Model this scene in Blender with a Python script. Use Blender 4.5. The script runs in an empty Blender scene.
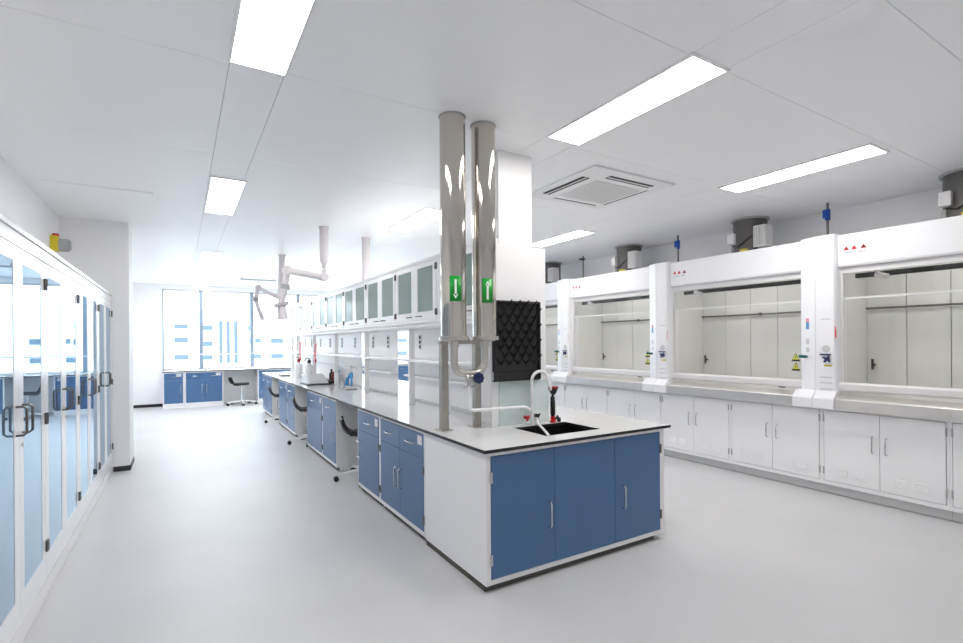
import bpy, bmesh, math, random
from mathutils import Vector, Matrix
random.seed(4)
SC = bpy.context.scene
COL = SC.collection

# ---------------------------------------------------------------- camera
cam_d = bpy.data.cameras.new('camera')
cam = bpy.data.objects.new('camera', cam_d)
COL.objects.link(cam)
F_PX = 497.4
cam_d.sensor_fit = 'HORIZONTAL'
cam_d.sensor_width = 36.0
cam_d.lens = F_PX / 963.0 * 36.0
cam_d.shift_y = 20.35 / 963.0
cam_d.clip_start = 0.05
cam_d.clip_end = 400
cam.matrix_world = (Matrix.Translation((0, 0, 1.55)) @ Matrix.Rotation(math.radians(-31.2236), 4, 'Z')
                    @ Matrix.Rotation(math.radians(90), 4, 'X') @ Matrix.Rotation(math.radians(-0.4085), 4, 'Z'))
SC.camera = cam

# ---------------------------------------------------------------- world
world = bpy.data.worlds.new('overcast_sky')
SC.world = world
world.use_nodes = True
bg = world.node_tree.nodes['Background']
bg.inputs[0].default_value = (0.82, 0.92, 1.0, 1)
bg.inputs[1].default_value = 3.2

SC.view_settings.view_transform = 'Standard'
SC.view_settings.look = 'None'
SC.view_settings.gamma = 1.0
SC.view_settings.use_curve_mapping = False
SC.view_settings.exposure = 1.2
LAMP = 9.0                      # emission of the ceiling light diffusers
SC.cycles.diffuse_bounces = 12
SC.cycles.max_bounces = 18
SC.cycles.transparent_max_bounces = 24

# ---------------------------------------------------------------- materials
MATS = {}
def mat(name, rgb, rough=0.5, metal=0.0, spec=0.5, noise=0.0, nscale=8.0, bump=0.0, coat=0.0):
    m = bpy.data.materials.new(name); m.use_nodes = True
    nt = m.node_tree; b = nt.nodes['Principled BSDF']
    b.inputs['Base Color'].default_value = (*rgb, 1)
    b.inputs['Roughness'].default_value = rough
    b.inputs['Metallic'].default_value = metal
    b.inputs['Specular IOR Level'].default_value = spec
    b.inputs['Coat Weight'].default_value = coat
    b.inputs['Coat Roughness'].default_value = 0.1
    if noise or bump:
        tc = nt.nodes.new('ShaderNodeTexCoord'); n = nt.nodes.new('ShaderNodeTexNoise')
        n.inputs['Scale'].default_value = nscale; n.inputs['Detail'].default_value = 4
        nt.links.new(tc.outputs['Object'], n.inputs['Vector'])
        if noise:
            r = nt.nodes.new('ShaderNodeValToRGB')
            r.color_ramp.elements[0].position = 0.3; r.color_ramp.elements[1].position = 0.7
            r.color_ramp.elements[0].color = (*[c * (1 - noise) for c in rgb], 1)
            r.color_ramp.elements[1].color = (*[min(1, c * (1 + noise)) for c in rgb], 1)
            nt.links.new(n.outputs['Fac'], r.inputs['Fac']); nt.links.new(r.outputs['Color'], b.inputs['Base Color'])
        if bump:
            bp = nt.nodes.new('ShaderNodeBump'); bp.inputs['Strength'].default_value = bump
            bp.inputs['Distance'].default_value = 0.002
            nt.links.new(n.outputs['Fac'], bp.inputs['Height']); nt.links.new(bp.outputs['Normal'], b.inputs['Normal'])
    MATS[name] = m
    return m

def glass(name, tint, rough=0.0, ior=1.5, body=0.0, body_rgb=(1, 1, 1), mirror=0.0, gtint=(1, 1, 1)):
    """thin pane: Fresnel reflection over a tinted see-through body"""
    m = bpy.data.materials.new(name); m.use_nodes = True
    nt = m.node_tree; nt.nodes.clear()
    out = nt.nodes.new('ShaderNodeOutputMaterial'); mix = nt.nodes.new('ShaderNodeMixShader')
    fr = nt.nodes.new('ShaderNodeFresnel'); 
    geo = nt.nodes.new('ShaderNodeNewGeometry'); mr = nt.nodes.new('ShaderNodeMapRange')   # same outer IOR on both faces of a thin pane
    mr.inputs['To Min'].default_value = ior; mr.inputs['To Max'].default_value = 1 / ior
    nt.links.new(geo.outputs['Backfacing'], mr.inputs['Value']); nt.links.new(mr.outputs['Result'], fr.inputs['IOR'])
    gl = nt.nodes.new('ShaderNodeBsdfGlossy'); gl.inputs['Roughness'].default_value = rough
    gl.inputs['Color'].default_value = (*gtint, 1)
    ad = nt.nodes.new('ShaderNodeMath'); ad.operation = 'ADD'; ad.use_clamp = True; ad.inputs[1].default_value = mirror
    nt.links.new(fr.outputs[0], ad.inputs[0])
    tr = nt.nodes.new('ShaderNodeBsdfTransparent'); tr.inputs['Color'].default_value = (*tint, 1)
    last = tr
    if body:
        df = nt.nodes.new('ShaderNodeBsdfDiffuse'); df.inputs['Color'].default_value = (*body_rgb, 1)
        m2 = nt.nodes.new('ShaderNodeMixShader'); m2.inputs[0].default_value = body
        nt.links.new(tr.outputs[0], m2.inputs[1]); nt.links.new(df.outputs[0], m2.inputs[2]); last = m2
    nt.links.new(ad.outputs[0], mix.inputs[0]); nt.links.new(last.outputs[0], mix.inputs[1])
    nt.links.new(gl.outputs[0], mix.inputs[2]); nt.links.new(mix.outputs[0], out.inputs['Surface'])
    MATS[name] = m
    return m

def emit(name, rgb, s):
    m = bpy.data.materials.new(name); m.use_nodes = True
    nt = m.node_tree; nt.nodes.clear()
    out = nt.nodes.new('ShaderNodeOutputMaterial'); e = nt.nodes.new('ShaderNodeEmission')
    e.inputs[0].default_value = (*rgb, 1); e.inputs[1].default_value = s
    nt.links.new(e.outputs[0], out.inputs['Surface']); MATS[name] = m
    return m

mat('wall', (0.90, 0.90, 0.91), 0.6, noise=0.01, nscale=2)
mat('ceiling', (0.94, 0.94, 0.945), 0.42, noise=0.008, nscale=1.5)
mat('floor', (0.595, 0.592, 0.60), 0.44, noise=0.035, nscale=1.2, bump=0.04)
mat('white', (0.87, 0.865, 0.87), 0.35)
mat('white_gloss', (0.86, 0.86, 0.87), 0.22)
mat('offwhite', (0.72, 0.71, 0.71), 0.4)
mat('hood_white', (0.85, 0.85, 0.87), 0.3)
mat('hood_inside', (0.76, 0.76, 0.74), 0.45, noise=0.02, nscale=3)
mat('blue', (0.068, 0.155, 0.315), 0.32, noise=0.02, nscale=6)
mat('counter', (0.70, 0.70, 0.70), 0.13, noise=0.02, nscale=30)
mat('counter_edge', (0.012, 0.012, 0.014), 0.4)
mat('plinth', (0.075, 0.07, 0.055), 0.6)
mat('black', (0.010, 0.010, 0.012), 0.45)
mat('black_gloss', (0.012, 0.011, 0.011), 0.25)
mat('rubber', (0.02, 0.02, 0.022), 0.6)
mat('dark_slot', (0.03, 0.022, 0.02), 0.6)
mat('leg_steel', (0.40, 0.38, 0.345), 0.35, metal=1.0, noise=0.05, nscale=20)
mat('steel', (0.60, 0.565, 0.52), 0.07, metal=1.0)
mat('brushed_steel', (0.60, 0.57, 0.53), 0.32, metal=1.0, noise=0.06, nscale=14)
mat('chrome', (0.62, 0.62, 0.62), 0.2, metal=1.0)
mat('dark_metal', (0.16, 0.15, 0.14), 0.35, metal=0.8)
mat('duct', (0.13, 0.125, 0.12), 0.5, metal=0.3, noise=0.1, nscale=9)
mat('grey', (0.42, 0.42, 0.42), 0.5)
mat('light_grey', (0.60, 0.60, 0.60), 0.5)
mat('seam', (0.40, 0.40, 0.41), 0.7)
mat('ledge_steel', (0.78, 0.755, 0.72), 0.36, metal=0.75, noise=0.03, nscale=10)
mat('mullion', (0.24, 0.31, 0.39), 0.5)
mat('grille', (0.72, 0.72, 0.71), 0.5)
mat('green_sign', (0.0, 0.33, 0.03), 0.35)
mat('sign_white', (0.85, 0.9, 0.85), 0.4)
mat('yellow', (0.75, 0.60, 0.02), 0.4)
mat('warn_yellow', (0.72, 0.70, 0.10), 0.5)
mat('red', (0.55, 0.01, 0.015), 0.35)
mat('dark_red', (0.25, 0.012, 0.012), 0.35)
mat('pink_red', (0.80, 0.30, 0.33), 0.4)
mat('valve_blue', (0.0, 0.07, 0.42), 0.35)
mat('navy', (0.012, 0.02, 0.09), 0.3)
mat('teal', (0.0, 0.10, 0.09), 0.3)
mat('sky_blue', (0.05, 0.30, 0.62), 0.4)
mat('label_blue', (0.12, 0.30, 0.58), 0.5)
mat('arm_white', (0.74, 0.70, 0.72), 0.4)
mat('facade', (0.82, 0.84, 0.86), 0.8, noise=0.02, nscale=0.4)
mat('facade_window', (0.10, 0.14, 0.17), 0.7, spec=0.1)
mat('ground', (0.35, 0.36, 0.36), 0.9)
mat('shelf_inside', (0.75, 0.78, 0.80), 0.5)
glass('window_glass', (0.96, 0.98, 0.99))
glass('cabinet_glass', (0.52, 0.66, 0.78), ior=1.55, body=0.30, body_rgb=(0.30, 0.44, 0.58), mirror=0.28, gtint=(0.70, 0.83, 0.94))
glass('sash_glass', (0.96, 0.96, 0.955), ior=1.3)
glass('green_glass', (0.30, 0.36, 0.34), rough=0.12, ior=1.22, body=0.75, body_rgb=(0.36, 0.46, 0.42))
glass('splash_glass', (0.95, 0.98, 0.975), ior=1.3, body=0.35, body_rgb=(0.82, 0.90, 0.885))
glass('clear_plastic', (0.80, 0.84, 0.86), ior=1.4, body=0.35, body_rgb=(0.8, 0.82, 0.84))
emit('hood_fill_light', (1, .98, .95), 4.0)  # glow of the fill light added inside each hood
emit('lamp', (1.0, 0.972, 0.94), LAMP)

# ---------------------------------------------------------------- mesh helpers
class MB:
    def __init__(s): s.v = []; s.f = []
    def add(s, vs, fs):
        o = len(s.v); s.v += [tuple(p) for p in vs]; s.f += [tuple(i + o for i in q) for q in fs]; return s
    def box(s, x0, x1, y0, y1, z0, z1):
        x0, x1 = sorted((x0, x1)); y0, y1 = sorted((y0, y1)); z0, z1 = sorted((z0, z1))
        return s.add([(x0,y0,z0),(x1,y0,z0),(x1,y1,z0),(x0,y1,z0),(x0,y0,z1),(x1,y0,z1),(x1,y1,z1),(x0,y1,z1)],
                     [(0,3,2,1),(4,5,6,7),(0,1,5,4),(1,2,6,5),(2,3,7,6),(3,0,4,7)])
    def prism(s, poly, axis, a, b):
        """poly: 2-D points; axis x -> (y,z), y -> (x,z), z -> (x,y)"""
        def P(p, t):
            return {'x': (t, p[0], p[1]), 'y': (p[0], t, p[1]), 'z': (p[0], p[1], t)}[axis]
        n = len(poly)
        return s.add([P(p, a) for p in poly] + [P(p, b) for p in poly],
                     [tuple(range(n - 1, -1, -1)), tuple(range(n, 2 * n))] +
                     [(i, (i + 1) % n, n + (i + 1) % n, n + i) for i in range(n)])
    def cyl(s, p0, p1, r, n=16, r2=None, cap=True):
        p0, p1 = Vector(p0), Vector(p1); r2 = r if r2 is None else r2
        d = (p1 - p0).normalized(); a = d.orthogonal().normalized(); b = d.cross(a)
        vs = [];
        for p, q in ((p0, r), (p1, r2)):
            for i in range(n):
                t = 2 * math.pi * i / n; vs.append(p + (a * math.cos(t) + b * math.sin(t)) * q)
        fs = [(i, (i + 1) % n, n + (i + 1) % n, n + i) for i in range(n)]
        if cap: fs += [tuple(range(n - 1, -1, -1)), tuple(range(n, 2 * n))]
        return s.add(vs, fs)
    def tube(s, pts, r, n=10, closed=False):
        pts = [Vector(p) for p in pts]; m = len(pts); vs = []; fs = []
        a = None
        for i, p in enumerate(pts):
            d = (pts[(i + 1) % m] if (closed or i < m - 1) else p) - (pts[i - 1] if (closed or i > 0) else p)
            d.normalize()
            a = d.orthogonal().normalized() if a is None else (a - d * a.dot(d)).normalized()
            b = d.cross(a); q = r[i] if isinstance(r, (list, tuple)) else r
            for k in range(n):
                t = 2 * math.pi * k / n; vs.append(p + (a * math.cos(t) + b * math.sin(t)) * q)
        for i in range(m if closed else m - 1):
            j = (i + 1) % m
            for k in range(n):
                fs.append((i*n+k, i*n+(k+1) % n, j*n+(k+1) % n, j*n+k))
        if not closed: fs += [tuple(range(n - 1, -1, -1)), tuple(range((m-1)*n, m*n))]
        return s.add(vs, fs)
    def lathe(s, prof, c, n=20):
        """prof: (r,z) list around the vertical through c"""
        vs = []; fs = []
        for r, z in prof:
            for k in range(n):
                t = 2 * math.pi * k / n; vs.append((c[0] + r * math.cos(t), c[1] + r * math.sin(t), c[2] + z))
        for i in range(len(prof) - 1):
            for k in range(n):
                fs.append((i*n+k, i*n+(k+1) % n, (i+1)*n+(k+1) % n, (i+1)*n+k))
        fs += [tuple(range(n - 1, -1, -1)), tuple(range((len(prof)-1)*n, len(prof)*n))]
        return s.add(vs, fs)
    def build(s, name, m, parent=None, bevel=0, smooth=False, origin=None):
        me = bpy.data.meshes.new(name)
        off = Vector(origin) if origin else (root_loc(parent) if parent else Vector((0, 0, 0)))
        me.from_pydata([tuple(Vector(p) - off) for p in s.v], [], s.f)
        bm = bmesh.new(); bm.from_mesh(me); bmesh.ops.recalc_face_normals(bm, faces=bm.faces); bm.to_mesh(me); bm.free()
        me.materials.append(MATS[m])
        if smooth:
            me.shade_smooth(); me.set_sharp_from_angle(angle=math.radians(40))
        o = bpy.data.objects.new(name, me); COL.objects.link(o)
        if parent: o.parent = parent
        elif origin: o.location = origin
        if bevel:
            b = o.modifiers.new('bevel', 'BEVEL'); b.width = bevel; b.segments = 2; b.limit_method = 'ANGLE'
            b.harden_normals = False
        return o

def root_loc(o):
    while o.parent: o = o.parent
    return Vector(o.location)
def thing(name, loc, label, cat, group=None):
    o = bpy.data.objects.new(name, None); COL.objects.link(o); o.location = loc; o.empty_display_size = 0.1
    o['label'] = label; o['category'] = cat
    if group: o['group'] = group
    return o
def tag(o, label, cat, group=None, kind=None):
    o['label'] = label; o['category'] = cat
    if group: o['group'] = group
    if kind: o['kind'] = kind
    return o
def struct(o, label=None):
    o['kind'] = 'structure'
    if label: o['label'] = label
    return o
def copy_tree(o, loc=None, parent=None):
    c = o.copy(); COL.objects.link(c); c.parent = parent
    if loc is not None: c.location = loc
    for ch in list(o.children): copy_tree(ch, None, c)
    return c
def B(name, m, parent, *dims, bevel=0, origin=None):
    return MB().box(*dims).build(name, m, parent, bevel=bevel, origin=origin)

ZC = 3.05
X0, X1, Y0, Y1 = -1.2, 6.5, -1.3, 14.7

# ================================================================= SETTING
o = struct(B('floor', 'floor', None, X0 - .2, X1 + .2, Y0 - .2, Y1 + .3, -.1, 0, origin=(2.6, 6, 0)), 'light grey vinyl laboratory floor')
ceil = struct(B('ceiling', 'seam', None, X0 - .2, X1 + .2, Y0 - .2, Y1 + .3, ZC + .012, ZC + .15, origin=(2.6, 6, ZC)), 'white metal panel ceiling')
g = .0035
COLX = [X0, .235, .51, 2.30, 2.59, 4.53, 4.82, X1]
for ci in range(7):
    a, b = COLX[ci], COLX[ci + 1]
    if ci in (1, 3, 5): ys = [Y0, 1.66, 2.92, 5.05, 6.35, 9.2, 10.6, 12.6, 14.0, Y1]
    elif ci == 0: ys = [Y0, .3, 1.6, 2.97, 4.42, 5.9, 7.4, 9.0, 10.5, 12.0, 13.5, Y1]
    else: ys = [Y0, .25, .95, 1.66, 2.92, 4.4, 5.9, 7.4, 9.0, 10.5, 12.0, 13.5, Y1]
    for y0, y1 in zip(ys[:-1], ys[1:]):
        B('ceiling_panel', 'ceiling', ceil, a + g/2, b - g/2, y0 + g/2, y1 - g/2, ZC, ZC + .011)
# a thin lowered access frame in the ceiling over the glass cabinets
acc = struct(MB().box(-1.06, -.22, 5.90, 5.925, ZC - .012, ZC).box(-.235, -.22, 5.925, 6.85, ZC - .012, ZC)
             .box(-1.06, -.235, 5.925, 6.85, ZC - .006, ZC).build('trim_1', 'ceiling', origin=(-.6, 6.4, ZC)), 'square access hatch frame in the ceiling')

struct(B('wall_left', 'wall', None, X0 - .2, X0, Y0 - .2, Y1 + .3, 0, ZC + .1, origin=(X0, 6, 0)), 'plain white left wall')
struct(B('wall_right', 'wall', None, X1, X1 + .2, Y0 - .2, Y1 + .3, 0, ZC + .1, origin=(X1, 6, 0)), 'plain white wall behind the fume hoods')
struct(B('wall_front', 'wall', None, X0, X1, Y0 - .2, Y0, 0, ZC + .1, origin=(2.6, Y0, 0)), 'plain white wall behind the viewer')
WX0, WX1, WZ0, WZ1 = -.37, 6.42, .90, 2.93
struct(MB().box(X0, WX0, Y1, Y1 + .3, 0, ZC + .1).box(WX1, X1, Y1, Y1 + .3, 0, ZC + .1)
       .box(WX0, WX1, Y1, Y1 + .3, 0, WZ0).box(WX0, WX1, Y1, Y1 + .3, WZ1, ZC + .1)
       .build('wall_back', 'wall', origin=(2.6, Y1, 0)), 'white end wall around the window band')
struct(B('wall_column', 'wall', None, X0, -.535, 7.5, 8.05, 0, ZC, origin=(-.87, 7.8, 0)), 'white square column beyond the glass cabinets')
struct(MB().box(-.70, -.528, 7.488, 7.5, 0, .06).box(-.535, -.528, 7.5, 8.05, 0, .06).build('baseboard_column', 'rubber', origin=(-.6, 7.5, 0)), 'black skirting of the left column')
struct(B('baseboard_back', 'rubber', None, X0, WX0, Y1 - .012, Y1, 0, .07, origin=(-.8, Y1, 0)), 'black skirting below the end wall')

# window band
win = bpy.data.objects.new('window_1', None); COL.objects.link(win); win.location = (3, Y1, WZ0); struct(win, 'wide window band across the end wall')
xs = [WX0, .47, 1.67, 2.87, 4.07, 5.27, WX1]
for i, x in enumerate(xs):
    w = .045 if 0 < i < len(xs) - 1 else .03
    B('mullion', 'mullion', win, x - w, x + w, Y1 + .02, Y1 + .12, WZ0, WZ1, bevel=.004)
for a, b in zip(xs[:-1], xs[1:]):
    B('pane', 'window_glass', win, a + .045, b - .045, Y1 + .066, Y1 + .074, WZ0 + .04, WZ1 - .04)
B('frame_rail', 'light_grey', win, WX0, WX1, Y1 + .03, Y1 + .11, WZ1 - .04, WZ1)
B('frame_rail', 'light_grey', win, WX0, WX1, Y1 + .03, Y1 + .11, WZ0, WZ0 + .04)
# guard rail before the window
gr = MB()
gr.tube([(-.31, Y1 - .06, .90), (-.31, Y1 - .06, 1.22), (-.295, Y1 - .06, 1.262), (-.25, Y1 - .06, 1.28), (6.3, Y1 - .06, 1.28), (6.34, Y1 - .06, 1.262), (6.36, Y1 - .06, 1.22), (6.36, Y1 - .06, .90)], .016, 8)
o = gr.build('guard_rail', 'light_grey', smooth=True, origin=(3, Y1 - .06, .9)); tag(o, 'thin grey guard rail running across the window band', 'rail')

# ================================================================= OUTSIDE
bl = thing('office_building', (2, 50, -9), 'white office building with pale blue windows seen through the window', 'building')
B('facade_wall', 'facade', bl, -14, 48, 50, 62, -9, 4.6)
wins = [(-.43,.60,2.93,3.2),(-.43,.60,1.72,2.07),(-.43,.60,.25,.57),(1.5,2.46,2.81,3.11),(1.5,2.46,1.40,1.71),(2.98,3.24,-.17,3.6),
        (3.58,3.84,-.19,3.6),(4.18,4.48,-.21,3.6),(5.33,5.66,2.83,3.15),(5.40,5.74,1.6,1.96),(5.40,6.41,.2,.5),(5.91,6.42,1.68,1.96),
        (7.28,8.34,1.62,1.96),(7.27,8.33,.2,.5),(-2.6,-1.6,1.72,2.07),(-2.6,-1.6,.25,.57),(1.5,2.46,.2,.5)]
for k in range(7):
    for z in (.2, 1.62, 2.9): wins.append((10 + 3.2 * k, 11.3 + 3.2 * k, z, z + .33))
for x0, x1, z0, z1 in wins:
    if z1 - z0 < 1: z0 -= .05; z1 += .05
    B('window', 'facade_window', bl, x0, x1, 49.93, 50.01, z0, z1)
struct(B('ground', 'ground', None, -120, 160, 16, 220, -9.3, -9, origin=(10, 100, -9)), 'pale ground outside far below')

# ================================================================= CEILING LIGHTS
colnames = ['over the left aisle', 'over the island bench', 'over the right aisle']
rownames = ['first row from the viewer', 'second row from the viewer', 'third row from the viewer', 'row nearest the window']
LIGHTS = {(0, 0): (.235, .51, 1.66, 2.93), (0, 1): (.25, .53, 5.05, 6.42), (0, 2): (.31, .60, 9.2, 10.75), (0, 3): (.41, .68, 12.75, 14.4),
          (1, 0): (2.305, 2.60, 1.645, 2.845), (1, 1): (2.35, 2.66, 5.05, 6.27), (1, 2): (2.42, 2.70, 9.15, 10.4), (1, 3): (2.42, 2.70, 12.6, 13.9),
          (2, 0): (4.535, 4.835, 1.71, 2.95), (2, 1): (4.60, 4.89, 5.05, 6.21), (2, 2): (4.60, 4.89, 9.15, 10.4), (2, 3): (4.60, 4.89, 12.6, 13.9)}
for ci in range(3):
    for ri in range(4):
        a2, b2, c, d = LIGHTS[ci, ri]
        t = thing('ceiling_light', ((a2 + b2) / 2, (c + d) / 2, ZC), 'white rectangular LED ceiling panel %s, %s' % (colnames[ci], rownames[ri]), 'ceiling light', 'recessed ceiling panels')
        f = MB()
        f.box(a2 - .012, a2 + .004, c - .012, d + .012, ZC - .012, ZC).box(b2 - .004, b2 + .012, c - .012, d + .012, ZC - .012, ZC)
        f.box(a2 + .004, b2 - .004, c - .012, c + .004, ZC - .012, ZC).box(a2 + .004, b2 - .004, d - .004, d + .012, ZC - .012, ZC)
        f.build('frame', 'white', t)
        B('diffuser', 'lamp', t, a2 + .004, b2 - .004, c + .004, d - .004, ZC - .009, ZC - .001)

# ================================================================= AIR CONDITIONER
ac = thing('ceiling_air_conditioner', (3.54, 3.6, ZC), 'square white four-way ceiling cassette air conditioner with dark slots', 'air conditioner')
ax0, ax1, ay0, ay1 = 3.02, 4.06, 3.10, 4.10
B('panel', 'white', ac, ax0, ax1, ay0, ay1, ZC - .022, ZC, bevel=.012)
for (p, q, r, s) in [(ax0 + .08, ax0 + .165, ay0 + .24, ay1 - .18), (ax1 - .125, ax1 - .095, ay0 + .24, ay1 - .18),
                     (ax0 + .29, ax1 - .18, ay0 + .10, ay0 + .175), (ax0 + .29, ax1 - .18, ay1 - .12, ay1 - .09)]:
    sl = B('air_slot', 'dark_slot', ac, p, q, r, s, ZC - .0245, ZC - .021)
    if q - p < s - r: B('flap', 'white', sl, (p + q) / 2 - .007, (p + q) / 2 + .007, r, s, ZC - .029, ZC - .024)
    else: B('flap', 'white', sl, p, q, (r + s) / 2 - .007, (r + s) / 2 + .007, ZC - .029, ZC - .024)
gl_ = B('intake_grille', 'grille', ac, ax0 + .27, ax1 - .17, ay0 + .26, ay1 - .2, ZC - .027, ZC - .021, bevel=.003)
sl = MB()
for i in range(17):
    x = ax0 + .30 + i * .034
    sl.box(x, x + .006, ay0 + .29, ay1 - .23, ZC - .029, ZC - .0268)
s_ = sl.build('grille_bars', 'light_grey', gl_)

# ================================================================= LEFT GLASS CABINETS
def d_handle(m, axis, p, length, out, r=.006):
    """vertical D handle; p = mid of the face line; out = offset vector from the face"""
    x, y, z = p; ox, oy = out; h2 = length / 2
    pts = [(x, y, z - h2), (x + ox * .7, y + oy * .7, z - h2), (x + ox, y + oy, z - h2 + .012), (x + ox, y + oy, z + h2 - .012), (x + ox * .7, y + oy * .7, z + h2), (x, y, z + h2)]
    return m.tube(pts, r, 8)

FX = -.71
units = [(1.68, 2.84), (2.84, 4.0), (4.0, 5.155), (5.155, 6.325), (6.325, 7.47)]
cabpos = ['nearest the viewer', 'second from the viewer', 'third from the viewer', 'fourth from the viewer', 'beside the square column']
for ui, (a, b) in enumerate(units):
    t = thing('glass_cabinet', ((FX + X0) / 2, (a + b) / 2, 0), 'tall white two-door glass storage cabinet along the left wall, %s' % cabpos[ui], 'cabinet', 'tall glass cabinets on the left wall')
    body = MB()
    xb = X0 + .004
    body.box(xb, FX - .022, a + .002, a + .02, .0, 2.13).box(xb, FX - .022, b - .02, b - .002, 0, 2.13)
    body.box(xb, FX - .022, a + .02, b - .02, 2.10, 2.13).box(xb, FX - .022, a + .02, b - .02, .04, .11)
    body.box(xb, xb + .012, a + .02, b - .02, .11, 2.10).box(FX - .04, FX - .03, a + .02, b - .02, 0, .04)
    body.build('body', 'white', t)
    B('cornice', 'white_gloss', t, xb, FX + .012, a + .001, b - .001, 2.13, 2.16, bevel=.004)
    B('base_rail', 'white', t, FX - .022, FX, a + .001, b - .001, .004, .105)
    B('top_rail', 'white_gloss', t, FX - .022, FX + .001, a + .001, b - .001, 2.06, 2.128)
    for z in (.55, .98, 1.42, 1.78):
        B('shelf', 'shelf_inside', t, xb + .012, FX - .06, a + .02, b - .02, z, z + .02)
    mid = (a + b) / 2
    for side, (p, q) in enumerate(((a + .004, mid - .002), (mid + .002, b - .004))):
        fr = MB(); zb, zt = .11, 2.055; sw = .085
        fr.box(FX - .022, FX, p, p + sw, zb, zt).box(FX - .022, FX, q - sw, q, zb, zt)
        fr.box(FX - .022, FX, p + sw, q - sw, zb, zb + .15).box(FX - .022, FX, p + sw, q - sw, zt - .08, zt)
        dr = fr.build('door', 'white_gloss', t)
        B('glass_pane', 'cabinet_glass', dr, FX - .007, FX - .002, p + sw, q - sw, zb + .15, zt - .08)
        hy = (q - .055) if side == 0 else (p + .055)
        d_handle(MB(), 'z', (FX, hy, 1.165), .145, (.042, 0)).build('handle', 'dark_metal', dr, smooth=True)
        hs = p if side == 0 else q
        for z in (.32, 1.10, 1.92):
            m = MB().cyl((FX + .006, hs + (.006 if side == 0 else -.006), z - .035), (FX + .006, hs + (.006 if side == 0 else -.006), z + .035), .009, 8)
            m.build('hinge', 'dark_metal', dr, smooth=True)
        if side == 1:
            MB().cyl((FX, p + .055, 1.03), (FX + .008, p + .055, 1.03), .011, 12).build('lock', 'chrome', dr, smooth=True)
# warning beacon on the column
bc = thing('alarm_beacon', (-1.15, 7.09, 2.58), 'yellow and grey alarm beacon on the wall above the glass cabinets', 'alarm')
B('bracket', 'yellow', bc, -1.199, -1.13, 7.02, 7.16, 2.58, 2.74, bevel=.006)
MB().cyl((-1.13, 7.09, 2.65), (-1.05, 7.09, 2.65), .07, 18).cyl((-1.05, 7.09, 2.65), (-1.03, 7.09, 2.65), .055, 18).build('sounder', 'grey', bc, smooth=True)
MB().cyl((-1.16, 7.09, 2.74), (-1.16, 7.09, 2.77), .03, 14).build('red_lamp', 'red', bc, smooth=True)

# ================================================================= ISLAND BENCH: BASE UNITS
BX0, BX1, BY0, BY1 = 1.60, 3.245, 2.60, 12.2
CT0, CT1 = .868, .890            # countertop thickness

# ---- sink cabinet at the near end
sk = thing('sink_cabinet', (2.42, 3.05, 0), 'white sink cabinet with three blue doors at the near end of the island bench', 'cabinet')
b = MB()
b.box(BX0, BX0 + .022, BY0, 3.485, .042, CT0 - .001)                     # left end panel
b.box(BX1 - .022, BX1, BY0, 3.485, .042, CT0 - .001)
b.box(BX0 + .022, BX1 - .022, 3.465, 3.485, .06, CT0 - .001).box(BX0 + .022, BX1 - .022, BY0 + .02, 3.465, .06, .08)
b.build('body', 'white', sk, bevel=.002)
fm = MB()
fm.box(BX0 + .022, BX1 - .022, BY0, BY0 + .02, .842, CT0 - .001).box(BX0 + .022, BX1 - .022, BY0, BY0 + .02, .045, .076)
fm.box(BX0 + .022, BX0 + .034, BY0, BY0 + .02, .076, .842).box(BX1 - .05, BX1 - .022, BY0, BY0 + .02, .076, .842)
fm.build('front_frame', 'white', sk)
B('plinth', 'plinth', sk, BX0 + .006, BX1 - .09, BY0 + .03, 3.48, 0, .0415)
for i, (p, q) in enumerate(((1.636, 2.138), (2.141, 2.700), (2.703, 3.192))):
    d = B('door', 'blue', sk, p, q, BY0 - .004, BY0 + .016, .079, .839, bevel=.0025)
    if i != 1:
        hx = 2.085 if i == 0 else 2.775
        d_handle(MB(), 'z', (hx, BY0 - .004, .405), .165, (0, -.034)).build('handle', 'chrome', d, smooth=True)
        hh = p - .001 if i == 0 else q + .003
        for z in (.20, .71):
            B('hinge', 'chrome' if i == 0 else 'dark_metal', d, hh - .010, hh + .010, BY0 - .010, BY0 - .001, z - .035, z + .035, bevel=.002)

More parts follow.
